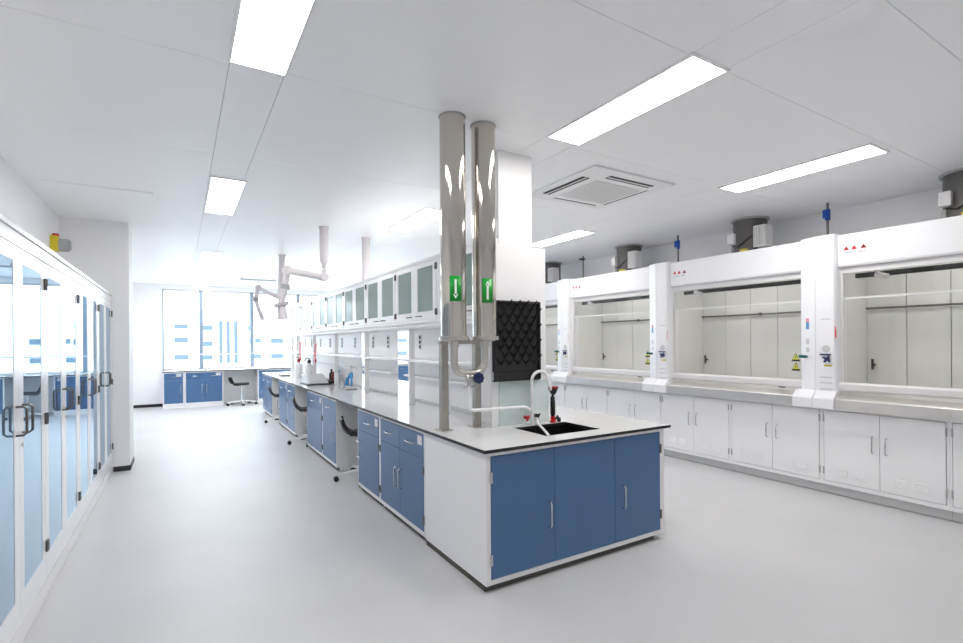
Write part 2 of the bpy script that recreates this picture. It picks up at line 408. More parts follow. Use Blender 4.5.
# ---- generic base unit facing -x (front plane x = fx); s = +1 body towards +x, -1 body towards -x
def base_unit(y0, y1, layout, label, fx=BX0, depth=.80, s=1, name='base_cabinet', group='blue base cabinets of the island bench', blue='blue'):
    t = thing(name, (fx + s * depth / 2, (y0 + y1) / 2, 0), label, 'cabinet', group)
    xb = fx + s * depth; zt = CT0 - .001
    b = MB()
    b.box(fx, xb, y0, y0 + .02, .05, zt).box(fx, xb, y1 - .02, y1, .05, zt)
    b.box(fx + s * .02, xb, y0 + .02, y1 - .02, .05, .07).box(xb - s * .015, xb, y0 + .02, y1 - .02, .07, zt)
    b.box(fx, fx + s * .02, y0 + .02, y1 - .02, .05, .085).box(fx, fx + s * .02, y0 + .02, y1 - .02, .842, zt)
    b.box(fx + s * .04, xb, y0, y0 + .02, 0, .05).box(fx + s * .04, xb, y1 - .02, y1, 0, .05)
    b.build('body', 'white', t)
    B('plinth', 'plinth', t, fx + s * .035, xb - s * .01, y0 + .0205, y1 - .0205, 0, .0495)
    n = layout['n']; w = (y1 - y0 - .044) / n; xo = fx - s * .004; xi = fx + s * .016
    for i in range(n):
        p = y0 + .022 + i * w + .0015; q = p + w - .003; mid = (p + q) / 2
        if layout.get('drawer', True):
            dr = B('drawer', blue, t, xo, xi, p, q, .648, .839, bevel=.0025)
            MB().tube([(xo, mid - .07, .745), (xo - s * .026, mid - .062, .745), (xo - s * .03, mid - .05, .745), (xo - s * .03, mid + .05, .745), (xo - s * .026, mid + .062, .745), (xo, mid + .07, .745)], .0065, 8).build('handle', 'chrome', dr, smooth=True)
            if layout.get('cards', [0])[i % len(layout.get('cards', [0]))]:
                B('card', 'offwhite', dr, xo - s * .0025, xo + s * .001, p + .02, p + .10, .75, .82)
            zt2 = .645
        else: zt2 = .839
        d = B('door', blue, t, xo, xi, p, q, .088, zt2, bevel=.0025)
        if layout.get('pulls'):
            for z in (.53, .37):
                MB().tube([(xo, q - .03, z), (xo - s * .028, q - .032, z), (xo - s * .03, q - .045, z), (xo - s * .03, q - .125, z), (xo - s * .028, q - .138, z), (xo, q - .14, z)], .006, 8).build('handle', 'chrome', d, smooth=True)
        else:
            near = (i == 0) if n == 2 else layout.get('near', True)
            hy = (q - .045) if near else (p + .045)
            d_handle(MB(), 'z', (xo, hy, .40), .165, (-s * .034, 0)).build('handle', 'chrome', d, smooth=True)
        hs = (p - .004) if (n == 2 and i == 0) else (q + .004)
        if n == 1: hs = q + .004 if not layout.get('near', True) else p - .004
        for z in (.18, .56):
            B('hinge', 'dark_metal', d, xo - s * .006, xo + s * .004, hs - .009, hs + .009, z - .033, z + .033, bevel=.002)
    return t
base_unit(3.49, 4.49, dict(n=2, cards=[1, 0]), 'blue two-drawer two-door bench cabinet next to the white end panel')
base_unit(4.495, 5.17, dict(n=1, cards=[1], pulls=True), 'narrow blue bench cabinet with one card, in front of the nearest stool')
base_unit(6.02, 6.70, dict(n=1, near=False), 'blue one-drawer bench cabinet directly behind the nearest stool')
base_unit(6.705, 7.62, dict(n=1, cards=[1], near=True), 'wide blue one-drawer bench cabinet just before the second stool')
base_unit(8.52, 9.23, dict(n=1, near=False), 'blue one-drawer bench cabinet just behind the second stool')
base_unit(9.235, 10.05, dict(n=1, cards=[1]), 'blue one-drawer bench cabinet just before the third stool')
base_unit(10.9, 11.55, dict(n=1), 'blue one-drawer bench cabinet just behind the third stool')
base_unit(11.555, BY1, dict(n=1), 'blue one-drawer bench cabinet at the far end of the island')
for i, (p, q) in enumerate(((3.49, 4.9), (4.905, 6.3), (6.305, 7.7), (7.705, 9.1), (9.105, 10.6), (10.605, BY1))):
    base_unit(p, q, dict(n=2), 'blue two-door cabinet on the far face of the island bench, %s' % ['nearest the sink', 'second from the sink', 'third from the sink', 'third from the window end', 'second from the window end', 'nearest the window'][i], fx=BX1, depth=.80, s=-1)
for p, q, nm in ((5.17, 6.02, 'nearest'), (7.62, 8.52, 'second'), (10.05, 10.9, 'third')):
    o = B('knee_panel', 'white', None, 2.36, 2.38, p + .002, q - .002, .0, CT0 - .002, origin=(2.37, (p + q) / 2, 0))
    tag(o, 'white back panel of the %s knee space under the island counter' % nm, 'panel', 'knee space panels')

# ---- countertop with sink cut-out
def countertop(name, x0, x1, y0, y1, hole=None):
    t = thing(name, ((x0 + x1) / 2, (y0 + y1) / 2, CT0), '', 'countertop')
    def ring(z0, z1, x0, x1, y0, y1, mname, m):
        mb = MB()
        if hole:
            a, b_, c, d = hole
            mb.box(x0, x1, y0, c, z0, z1).box(x0, x1, d, y1, z0, z1).box(x0, a, c, d, z0, z1).box(b_, x1, c, d, z0, z1)
        else: mb.box(x0, x1, y0, y1, z0, z1)
        return mb.build(mname, m, t)
    ring(CT1 - .002, CT1, x0 + .002, x1 - .002, y0 + .002, y1 - .002, 'work_surface', 'counter')
    ring(CT0, CT1 - .002, x0, x1, y0, y1, 'edge_slab', 'counter_edge')
    return t
SX0, SX1, SY0, SY1 = 2.18, 2.70, 2.735, 3.135
ct = countertop('countertop', 1.575, 3.29, 2.57, BY1 + .03, (SX0, SX1, SY0, SY1))
ct['label'] = 'long pale grey island countertop with black edge and sink cut-out'
bs = MB(); w = .012; zb = CT1 - .24
bs.box(SX0 - w, SX0, SY0 - w, SY1 + w, zb, CT1 - .024).box(SX1, SX1 + w, SY0 - w, SY1 + w, zb, CT1 - .024)
bs.box(SX0, SX1, SY0 - w, SY0, zb, CT1 - .024).box(SX0, SX1, SY1, SY1 + w, zb, CT1 - .024).box(SX0 - w, SX1 + w, SY0 - w, SY1 + w, zb - .012, zb)
sink = thing('lab_sink', ((SX0 + SX1) / 2, (SY0 + SY1) / 2, zb), 'black rectangular sink basin set into the island countertop', 'sink')
bs.build('basin', 'black_gloss', sink)
MB().cyl((2.44, 2.94, zb), (2.44, 2.94, zb + .006), .04, 20).build('drain', 'dark_metal', sink, smooth=True)

# ================================================================= REAGENT RACK + UPPER CABINETS
RX0, RX1 = 2.06, 2.50
rack = thing('reagent_rack', (2.28, 7.4, CT1), 'white reagent rack with posts, shelves and black sockets along the island', 'rack')
posts = [3.245, 4.06, 4.86, 6.34, 7.82, 9.30, 10.78, 11.33]
for k, y in enumerate(posts):
    B('post', 'white', rack, RX0, RX0 + .06, y, y + .035, CT1 + .001, 1.691, bevel=.003)
    if k: B('post', 'white', rack, RX1 - .06, RX1, y, y + .035, CT1 + .001, 1.691, bevel=.003)
for k, (a, b_) in enumerate(zip(posts[:-1], posts[1:])):
    ya_ = a + .036 if k else 3.578
    B('shelf', 'white_gloss', rack, RX0 + .002, RX1 - .002, ya_, b_ - .001, 1.345, 1.372, bevel=.003)
    if k == 0: B('shelf', 'white_gloss', rack, RX0 + .002, 2.13, a + .036, 3.577, 1.345, 1.372, bevel=.003)
for a, b_ in ((3.578, 4.06), (4.06, 5.37), (5.77, 7.05), (7.19, 8.56), (8.56, 10.0), (10.0, 11.36)):
    B('back_panel', 'white', rack, 2.285, 2.297, a + .001, b_ - .001, CT1 + .004, 1.344)
    B('back_panel', 'white', rack, 2.285, 2.297, a + .001, b_ - .001, 1.373, 1.691)
    B('low_shelf', 'white', rack, 2.20, 2.284, a + .001, b_ - .001, 1.16, 1.18, bevel=.003)
    B('upstand', 'light_grey', rack, 2.262, 2.284, a + .001, b_ - .001, CT1 + .001, CT1 + .03)
for y in (3.9, 4.4, 5.08, 6.07, 6.65, 7.48, 8.19, 8.95, 9.65, 10.4, 11.0):
    p = B('socket_plate', 'offwhite', rack, 2.279, 2.285, y - .035, y + .035, 1.465, 1.64, bevel=.002)
    for z in (1.50, 1.552, 1.605):
        MB().cyl((2.279, y, z), (2.274, y, z), .019, 12).build('socket', 'black', p, smooth=True)
vl = MB().prism([(RX0, 1.692), (RX0 - .015, 1.705), (RX0 - .015, 1.72), (RX0 - .035, 1.745), (RX0 - .035, 1.762), (RX1, 1.762), (RX1, 1.692)], 'y', 3.577, 11.36)
MB().prism([(RX0, 1.692), (RX0 - .015, 1.705), (RX0 - .015, 1.72), (RX0 - .035, 1.745), (RX0 - .035, 1.762), (2.13, 1.762), (2.13, 1.692)], 'y', 3.245, 3.577).build('valance', 'white', rack)
vl.build('valance', 'white', rack)

UY = 3.165; UW = 1.025
upn = ['behind the steel pipes', 'just left of the steel pipes', 'third from the steel pipes', 'fourth from the steel pipes', 'fifth from the steel pipes', 'sixth from the steel pipes', 'seventh from the steel pipes', 'nearest the window']
for k in range(8):
    a = UY + k * UW; b_ = a + UW - .003
    if k == 0: a = 3.245
    t = thing('upper_cabinet', (2.28, (a + b_) / 2, 1.763), 'white upper cabinet with two frosted green glass doors, %s' % upn[k], 'cabinet', 'glass-door upper cabinets of the reagent rack')
    fx = 2.05
    bd = MB()
    bd.box(fx + .022, RX1, a, a + .016, 1.763, 2.355).box(fx + .022, RX1, b_ - .016, b_, 1.763, 2.355)
    bd.box(fx + .022, RX1, a + .016, b_ - .016, 1.763, 1.78).box(fx + .022, RX1, a + .016, b_ - .016, 2.335, 2.355).box(RX1 - .012, RX1, a + .016, b_ - .016, 1.78, 2.335)
    if k == 0:
        bd = MB()
        bd.box(fx + .022, 2.125, a, a + .016, 1.763, 2.355).box(fx + .022, RX1, b_ - .016, b_, 1.763, 2.355)
        bd.box(fx + .022, RX1, 3.58, b_ - .016, 1.763, 1.78).box(fx + .022, RX1, 3.58, b_ - .016, 2.335, 2.355).box(RX1 - .012, RX1, 3.58, b_ - .016, 1.78, 2.335)
        bd.box(fx + .022, 2.125, a + .016, 3.58, 1.763, 1.78).box(fx + .022, 2.125, a + .016, 3.58, 2.335, 2.355)
    bd.build('body', 'white', t)
    B('cornice', 'white', t, fx - .004, fx + .022, a, b_, 2.337, 2.366, bevel=.003)
    B('shelf', 'white', t, fx + .05, 2.125 if k == 0 else RX1 - .02, a + .016, b_ - .016, 2.03, 2.045)
    mid = (a + b_) / 2
    for side, (p, q) in enumerate(((a + .003, mid - .0015), (mid + .0015, b_ - .003))):
        zb, zt, sw = 1.767, 2.334, .075
        fr = MB()
        fr.box(fx, fx + .02, p, p + sw, zb, zt).box(fx, fx + .02, q - sw, q, zb, zt)
        fr.box(fx, fx + .02, p + sw, q - sw, zb, zb + .085).box(fx, fx + .02, p + sw, q - sw, zt - .05, zt)
        dr = fr.build('door', 'white_gloss', t)
        B('glass_pane', 'green_glass', dr, fx + .007, fx + .012, p + sw, q - sw, zb + .085, zt - .05)
        hy = (q - .12) if side == 0 else (p + .12)
        MB().tube([(fx, hy - .06, zb + .04), (fx - .018, hy - .055, zb + .04), (fx - .02, hy - .045, zb + .04), (fx - .02, hy + .045, zb + .04), (fx - .018, hy + .055, zb + .04), (fx, hy + .06, zb + .04)], .005, 8).build('handle', 'dark_metal', dr, smooth=True)
        hs = p + .008 if side == 0 else q - .008
        for z in (zb + .07, zt - .07):
            MB().cyl((fx - .005, hs, z - .03), (fx - .005, hs, z + .03), .008, 8).build('hinge', 'dark_metal', dr, smooth=True)

# ---- structural column in the rack, end board and splash glass
struct(B('wall_pillar', 'white', None, 2.132, 2.455, 3.247, 3.575, CT1 + .001, ZC, origin=(2.29, 3.41, CT1)), 'white column box rising from the island to the ceiling')
eb = B('end_board', 'white', None, 2.04, 2.575, 3.226, 3.244, 1.24, 2.31, bevel=.002, origin=(2.31, 3.235, 1.24)); tag(eb, 'white board closing the near end of the reagent rack', 'board')
sg = B('splash_screen', 'splash_glass', None, 2.12, 2.60, 3.228, 3.236, CT1 + .001, 1.238, origin=(2.36, 3.23, CT1)); tag(sg, 'clear glass splash screen below the black drying rack', 'screen')

# ---- black peg drying rack
pg = thing('drying_rack', (2.30, 3.19, 1.255), 'black peg drying rack hung on the white end board above the sink', 'drying rack')
B('backboard', 'black_gloss', pg, 2.064, 2.478, 3.205, 3.225, 1.30, 1.855, bevel=.004)
fr = MB().box(2.050, 2.064, 3.188, 3.225, 1.316, 1.868).box(2.478, 2.492, 3.188, 3.225, 1.316, 1.868).box(2.064, 2.478, 3.188, 3.225, 1.855, 1.868)
fr.build('rim', 'black', pg)
tr = MB().box(2.050, 2.492, 3.186, 3.194, 1.250, 1.315).box(2.050, 2.062, 3.194, 3.205, 1.250, 1.315).box(2.480, 2.492, 3.194, 3.205, 1.250, 1.315).box(2.050, 2.492, 3.194, 3.225, 1.242, 1.252)
tr.build('drip_tray', 'black_gloss', pg, bevel=.002)
peg = None
for r in range(8):
    n = 5 if r % 2 == 0 else 4
    for c in range(n):
        x = 2.115 + c * .08 + (0 if r % 2 == 0 else .04); z = 1.375 + r * .06
        if peg is None:
            peg = MB().cyl((0, 0, 0), (0, -.10, .072), .0085, 8, r2=.005).build('peg', 'black_gloss', pg, smooth=True, origin=(0, 0, 0))
            q = peg
        else:
            q = peg.copy(); COL.objects.link(q); q.parent = pg
        q.location = Vector((x, 3.206, z)) - Vector(pg.location)

# ================================================================= STEEL PIPE ASSEMBLY
sp = thing('steel_pipe_stand', (1.75, 3.2, CT1), 'pair of polished steel pipes with green arrow signs rising from the island to the ceiling', 'pipes')
PP = [(1.56, 2.93), (1.81, 2.945)]
for i, (x, y) in enumerate(PP):
    r = .086 if i == 0 else .084
    p = MB().cyl((x, y, 1.585), (x, y, ZC), r, 40, cap=True).build('pipe', 'steel', sp, smooth=True)
    MB().lathe([(r + .002, 0), (r + .005, .001), (r + .005, .009), (r + .002, .010)], (x, y, ZC - .0105), 40).build('collar', 'grey', p, smooth=True)
    MB().lathe([(.05, -.016), (r + .014, -.012), (r + .014, .012), (r, .014)], (x, y, 1.575), 32).build('end_flange', 'brushed_steel', p, smooth=True)
    # green sign wrapped on the front
    dv = Vector((-x, -y, 0)).normalized(); base = math.atan2(dv.y, dv.x) + (.17 if i == 0 else .28)
    R = r + .0015; n = 8; half = .46
    vs = []; fs = []
    for z in (1.815, 1.98):
        for k in range(n + 1):
            t = base + half * (2 * k / n - 1); vs.append((x + R * math.cos(t), y + R * math.sin(t), z))
    fs = [(k, k + 1, n + 2 + k, n + 1 + k) for k in range(n)]
    me = MB().add(vs, fs); sg_ = me.build('arrow_sign', 'green_sign', p, smooth=True)
    so = sg_.modifiers.new('solid', 'SOLIDIFY'); so.thickness = .001; so.offset = 0
    R2 = r + .003
    def ap(u, z): t = base + u / r; return (x + R2 * math.cos(t), y + R2 * math.sin(t), z)
    sgn = -1 if i == 0 else 1
    zc_ = 1.8975
    A = MB().add([ap(-.007, zc_ - .06 * sgn), ap(.007, zc_ - .06 * sgn), ap(.007, zc_ + .035 * sgn), ap(.017, zc_ + .035 * sgn), ap(0, zc_ + .066 * sgn), ap(-.017, zc_ + .035 * sgn), ap(-.007, zc_ + .035 * sgn)], [(0, 1, 2, 6), (3, 4, 5), (2, 3, 5, 6)])
    ar = A.build('arrow', 'sign_white', sg_)
(xa, ya), (xb, yb) = PP
# U bend
def arc(c, r, a0, a1, n, ux, uz=Vector((0, 0, 1))):
    return [tuple(Vector(c) + ux * r * math.cos(a0 + (a1 - a0) * k / n) + uz * r * math.sin(a0 + (a1 - a0) * k / n)) for k in range(n + 1)]
ux = (Vector((xb, yb, 0)) - Vector((xa, ya, 0))).normalized()
cl = Vector((xa, ya, 1.42)) + ux * .085; cr_ = Vector((xb, yb, 1.42)) - ux * .085
pts = [(xa, ya, 1.57)] + arc(cl, .085, math.pi, 1.5 * math.pi, 8, ux) + arc(cr_, .085, 1.5 * math.pi, 2 * math.pi, 8, ux) + [(xb, yb, 1.57)]
MB().tube(pts, .026, 20).build('u_bend', 'brushed_steel', sp, smooth=True)
for i, (x, y) in enumerate(PP):
    MB().cyl((x, y, 1.515), (x, y, 1.555), .033, 20).build('coupling', 'brushed_steel', sp, smooth=True)
for x in (1.69, 1.975):
    lg = B('leg', 'leg_steel', sp, x - .027, x + .027, 3.31, 3.365 if x < 1.9 else 3.36, CT1 + .006, 1.575, bevel=.003)
    B('foot_plate', 'brushed_steel', lg, x - .05, x + .05, 3.275, 3.39, CT1 + .0005, CT1 + .006)
B('crossbar', 'leg_steel', sp, 1.63, 2.035, 3.285, 3.31, 1.535, 1.575, bevel=.003)
for i, (x, y) in enumerate(PP):
    B('bracket_arm', 'brushed_steel', sp, x + .055, x + .085, y, 3.286, 1.555, 1.565)
# valve + branch
vx, vy = 1.69, 2.92
MB().cyl((vx - .045, vy, 1.312), (vx + .01, vy, 1.312), .017, 14).cyl((vx - .02, vy, 1.335), (vx - .02, vy, 1.25), .016, 14).build('valve_body', 'brushed_steel', sp, smooth=True)
kb = MB()
for k in range(8):
    t = k * math.pi / 4; kb.cyl((vx + .035 + .026 * math.cos(t), vy - .045, 1.305 + .026 * math.sin(t)), (vx + .035 + .026 * math.cos(t), vy - .02, 1.305 + .026 * math.sin(t)), .0125, 10)
kb.cyl((vx + .035, vy - .047, 1.305), (vx + .035, vy + .01, 1.305), .028, 18)
kb.build('valve_knob', 'navy', sp, smooth=True)
MB().cyl((vx - .06, vy, 1.245), (vx + .05, vy, 1.245), .006, 8).build('valve_lever', 'chrome', sp, smooth=True)
MB().tube([(vx - .02, vy, 1.26), (vx - .02, vy, 1.115), (vx - .008, vy + .002, 1.092), (vx + .02, vy + .003, 1.084), (2.14, vy + .03, 1.072), (2.165, vy + .03, 1.066), (2.20, vy + .03, 1.045)], .012, 12).build('branch_tube', 'white', sp, smooth=True)

# ================================================================= SINK FITTINGS
tp = thing('gooseneck_tap', (2.385, 3.17, CT1), 'white gooseneck laboratory tap with red and black knobs behind the sink', 'tap')
TY = 3.168
pts = [(2.383, TY, CT1), (2.383, TY, 1.235)] + [(2.383 + .075 * (1 - math.cos(t)), TY - .006 * t, 1.238 + .074 * math.sin(t)) for t in [math.pi * k / 12 for k in range(1, 13)]] + [(2.548, TY - .03, 1.18)]
MB().tube(pts, .0128, 14).build('spout', 'white_gloss', tp, smooth=True)
MB().cyl((2.383, TY, CT1 + .0005), (2.383, TY, CT1 + .03), .024, 18).build('base', 'white_gloss', tp, smooth=True)
MB().cyl((2.548, TY - .03, 1.182), (2.552, TY - .033, 1.155), .011, 10, r2=.008).build('outlet_tip', 'white_gloss', tp, smooth=True)
def knob(t, x, y, z, m, r=.019):
    k = MB().cyl((x, y - .018, z), (x, y + .018, z), r * .8, 14)
    for a in (0.5, 2.6, 4.7): k.cyl((x + .5 * r * math.cos(a), y - .012, z + .5 * r * math.sin(a)), (x + 1.35 * r * math.cos(a), y - .012, z + 1.35 * r * math.sin(a)), .008, 10)
    return k.build('knob', m, t, smooth=True)
knob(tp, 2.316, 3.15, .955, 'red'); knob(tp, 2.418, 3.15, .962, 'black')
MB().cyl((2.316, TY, CT1 + .0005), (2.316, TY, .955), .009, 10).cyl((2.418, TY, CT1 + .0005), (2.418, TY, .96), .009, 10).tube([(2.30, TY, .908), (2.44, TY, .908)], .009, 8).build('manifold', 'white', tp, smooth=True)
MB().tube([(2.415, 3.14, .945), (2.385, 3.10, .915), (2.17, 2.69, .900)], .0095, 10).build('drain_hose', 'white', tp, smooth=True)
EX = 2.598; EY = 3.172
ew = thing('eyewash_spray', (EX, EY, CT1), 'black eyewash spray handle with red bowl standing at the back right sink edge', 'eyewash')
MB().lathe([(.028, .0005), (.028, .012), (.019, .016), (.019, .05)], (EX, EY, CT1), 18).build('base', 'red', ew, smooth=True)
MB().lathe([(.014, 0), (.021, .02), (.020, .11), (.017, .155), (.010, .165), (.010, .175)], (EX, EY, CT1 + .05), 16).build('grip', 'black', ew, smooth=True)
MB().lathe([(.010, 0), (.024, .015), (.041, .055)], (EX + .006, EY, CT1 + .222), 20).build('spray_bowl', 'black', ew, smooth=True)
MB().lathe([(.042, 0), (.042, .012), (.036, .016)], (EX + .006, EY, CT1 + .276), 20).build('bowl_rim', 'dark_red', ew, smooth=True)
MB().tube([(EX + .02, EY, .91), (EX + .05, EY, .935), (EX + .064, EY, .91), (EX + .064, EY, CT1 + .001)], .011, 10).lathe([(.016, .0005), (.016, .03), (.01, .035)], (EX + .064, EY, CT1), 14).build('side_tap', 'black', ew, smooth=True)

# ================================================================= FUME HOODS
HX = 5.53
def make_hood():
    """prototype between local y = 0 (near end) and y = 1.95 (far end), root at (HX+.4, .975, .86)"""
    y0, y1 = .0, 1.948
    t = thing('fume_hood', (HX + .4, .975, .868), '', 'fume hood', 'white fume hoods along the right wall')
    # shell
    B('top_cover', 'hood_white', t, HX + .05, 6.42, y0 + .004, y1 - .004, 2.54, 2.568)
    B('side_wall', 'hood_inside', t, HX + .07, 6.42, y0 + .10, y0 + .125, .985, 2.54)
    B('side_wall', 'hood_inside', t, HX + .07, 6.42, y1 - .125, y1 - .10, .985, 2.54)
    B('floor_tray', 'offwhite', t, HX + .04, 6.42, y0 + .004, y1 - .004, .955, .985)
    n = 5; w = (y1 - y0 - .25) / n
    for i in range(n):
        a = y0 + .125 + i * w
        B('baffle_panel', 'hood_inside', t, 6.29, 6.30, a + .003, a + w - .003, 1.06, 2.30)
    B('back_wall', 'grey', t, 6.395, 6.42, y0 + .125, y1 - .125, .985, 2.54)
    B('inner_ceiling', 'hood_inside', t, HX + .16, 6.39, y0 + .125, y1 - .125, 2.40, 2.42)
    MB().cyl((6.26, y0 + .13, 1.875), (6.26, y1 - .13, 1.875), .011, 10).build('rod', 'dark_metal', t, smooth=True)
    MB().cyl((6.26, y0 + 1.0, 1.855), (6.26, y0 + 1.0, 1.895), .02, 10).build('rod_clamp', 'dark_metal', t, smooth=True)
    # header
    hd = MB().prism([(HX, 2.255), (HX - .01, 2.275), (HX - .01, 2.55), (HX, 2.568), (HX + .14, 2.568), (HX + .14, 2.255)], 'y', y0 + .10, y1 - .172)
    h_ = hd.build('header', 'hood_white', t)
    # logo: three triangles over a grey line of lettering
    for k, m in enumerate(('red', 'red', 'dark_red')):
        yc = y1 - .255 - k * .065 - (.012 if k == 2 else 0)
        MB().prism([(yc - .024, 2.412), (yc + .024, 2.412), (yc, 2.45)], 'x', HX - .0125, HX - .0095).build('logo_triangle', m, h_)
    lt = MB(); random.seed(7)
    for k in range(9):
        if k == 5: continue
        yc = y1 - .24 - k * .020
        lt.box(HX - .0122, HX - .0098, yc - .006, yc + .006, 2.376, 2.380).box(HX - .0122, HX - .0098, yc - .006, yc - .003, 2.376, 2.396)
        if k % 2: lt.box(HX - .0122, HX - .0098, yc + .002, yc + .005, 2.380, 2.396)
        else: lt.box(HX - .0122, HX - .0098, yc - .003, yc + .006, 2.391, 2.395)
    lt.build('logo_lettering', 'grey', h_)
    # far (control) post: flat front
    fp = MB().prism([(HX - .06, y1), (HX - .06, y1 - .165), (HX - .035, y1 - .18), (HX + .17, y1 - .18), (HX + .17, y1)], 'z', .99, 2.585)
    P = fp.build('control_post', 'hood_white', t, bevel=.004)
    MB().prism([(HX - .13, .868), (HX - .13, .965), (HX - .115, .985), (HX - .06, 1.04), (HX + .0, 1.04), (HX + .0, .868)], 'y', y1 - .185, y1 - .0005).build('post_foot', 'hood_white', t, bevel=.006)
    # near post: slanted
    npz = MB().prism([(HX - .06, y0), (HX - .06, y0 + .02), (HX - .02, y0 + .135), (HX - .005, y0 + .16), (HX + .17, y0 + .16), (HX + .17, y0)], 'z', .99, 2.585)
    Q = npz.build('slanted_post', 'hood_white', t, bevel=.004)
    MB().prism([(HX - .13, .868), (HX - .13, .965), (HX - .115, .985), (HX - .06, 1.04), (HX + .0, 1.04), (HX + .0, .868)], 'y', y0 + .0005, y0 + .19).build('post_foot', 'hood_white', t, bevel=.006)
    # controls on the far post (front x = HX-.06)
    fx = HX - .06; cy = y1 - .095
    B('panel_seam', 'hood_white', P, fx - .0015, fx, y1 - .15, y1 - .03, 1.02, 1.98)
    B('display', 'light_grey', P, fx - .003, fx - .001, cy - .045, cy + .045, 1.745, 1.755)
    B('display_window', 'hood_white', P, fx - .003, fx - .001, cy - .045, cy + .045, 1.765, 1.87)
    MB().cyl((fx, cy, 1.455), (fx - .006, cy, 1.455), .036, 20).build('round_cover', 'light_grey', P, smooth=True)
    kn = MB().cyl((fx, cy - .02, 1.355), (fx - .05, cy - .02, 1.355), .016, 12)
    for a in range(4):
        kn.cyl((fx - .04, cy - .02, 1.355), (fx - .04, cy - .02 + .035 * math.cos(a * 1.57 + .6), 1.355 + .035 * math.sin(a * 1.57 + .6)), .011, 8)
    kn.box(fx - .02, fx, cy - .045, cy + .05, 1.395, 1.408)
    kn.build('tap_handle', 'navy', P, smooth=True)
    B('yellow_label', 'yellow', P, fx - .003, fx - .001, cy - .05, cy + .02, 1.283, 1.300)
    for z in (1.17, 1.115, 1.055):
        B('socket_cover', 'light_grey', P, fx - .006, fx - .001, cy - .055, cy + .055, z, z + .012, bevel=.002)
    MB().add([(fx - .004, y1 - .172, 1.56), (fx - .004, y1 - .178, 1.56), (fx - .03, y1 - .20, 1.57), (fx - .03, y1 - .20, 1.62), (fx - .004, y1 - .172, 1.68), (fx - .004, y1 - .178, 1.68)], [(0, 1, 5, 4), (1, 2, 3, 5), (0, 4, 3, 2), (0, 2, 1), (4, 5, 3)]).build('red_switch', 'red', P)
    # stickers and tap on the near slanted post
    def slant(y): return HX - .06 + (y - y0 - .02) / .115 * .04
    for z0, z1, m in ((1.66, 1.76, 'label_blue'), (1.76, 1.80, 'pink_red'), (1.50, 1.56, 'light_grey'), (1.42, 1.47, 'light_grey')):
        ya_, yb_ = y0 + .065, y0 + .10
        if m != 'light_grey': z0, z1 = (1.655, 1.73) if m == 'label_blue' else (1.73, 1.765)
        MB().add([(slant(ya_) - .002, ya_, z0), (slant(yb_) - .002, yb_, z0), (slant(yb_) - .002, yb_, z1), (slant(ya_) - .002, ya_, z1),
                  (slant(ya_) + .002, ya_, z0), (slant(yb_) + .002, yb_, z0), (slant(yb_) + .002, yb_, z1), (slant(ya_) + .002, ya_, z1)],
                 [(0, 1, 2, 3), (7, 6, 5, 4), (0, 4, 5, 1), (3, 2, 6, 7), (0, 3, 7, 4), (1, 5, 6, 2)]).build('sticker', m, Q)
    MB().cyl((slant(y0 + .09), y0 + .09, 1.375), (slant(y0 + .09) - .06, y0 + .10, 1.375), .012, 10).cyl((slant(y0 + .09) - .05, y0 + .07, 1.375), (slant(y0 + .09) - .05, y0 + .14, 1.38), .015, 10).build('gas_tap', 'teal', Q, smooth=True)
    # sash
    ya_, yb_ = y0 + .155, y1 - .175; sx = HX + .05
    s = MB().box(sx - .02, sx + .02, ya_, yb_, 2.195, 2.254)
    s.build('top_rail', 'offwhite', t)
    B('upper_glass', 'sash_glass', t, sx + .028, sx + .033, ya_, yb_, 1.955, 2.42)
    B('upper_glass_edge', 'white_gloss', t, sx + .02, sx + .042, ya_, yb_, 1.94, 1.962)
    lo = B('sash_glass', 'sash_glass', t, sx - .003, sx + .002, ya_, yb_, 1.12, 2.20)
    MB().prism([(sx - .03, 1.045), (sx - .045, 1.06), (sx - .045, 1.11), (sx - .03, 1.128), (sx + .015, 1.128), (sx + .015, 1.045)], 'y', ya_, yb_).build('sash_handle', 'offwhite', lo, bevel=.003)
    B('sash_stile', 'offwhite', lo, sx - .01, sx + .012, yb_ - .03, yb_, 1.128, 2.195)
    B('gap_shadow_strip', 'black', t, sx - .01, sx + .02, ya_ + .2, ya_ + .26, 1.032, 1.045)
    for k, z in enumerate((1.365, 1.265)):
        yc = ya_ + .085
        wl = MB().prism([(yc - .045, z - .045), (yc + .045, z - .045), (yc, z + .045)], 'x', sx - .0050, sx - .0031).build('warning_sticker', 'black', lo)
        MB().prism([(yc - .033, z - .026), (yc + .033, z - .026), (yc, z + .033)], 'x', sx - .0058, sx - .0051).build('yellow_face', 'warn_yellow', wl)
        MB().box(sx - .0064, sx - .0059, yc - .004, yc + .004, z - .016, z + .010).build('warning_mark', 'black', wl)
    # airfoil / steel ledge
    MB().prism([(HX - .10, .868), (HX - .10, .965), (HX - .085, .975), (HX + .05, 1.012), (HX + .05, .868)], 'y', y0 + .1905, y1 - .1855).build('steel_ledge', 'ledge_steel', t)
    # lamp housing inside, added fill light, spigots
    B('lamp_rail', 'black', t, HX + .16, HX + .20, y0 + .16, y1 - .26, 2.15, 2.195)
    B('inner_fill', 'hood_fill_light', t, HX + .25, HX + .37, y0 + .45, y1 - .45, 2.385, 2.399)  # added fill light, hidden behind the header to brighten the hood interior
    MB().tube([(HX + .15, y1 - .45, 2.26), (HX + .15, y1 - .45, 2.18), (HX + .15, y1 - .50, 2.15)], .012, 8).cyl((HX + .15, y1 - .43, 2.17), (HX + .15, y1 - .53, 2.14), .024, 10).build('inner_nozzle', 'white_gloss', t, smooth=True)
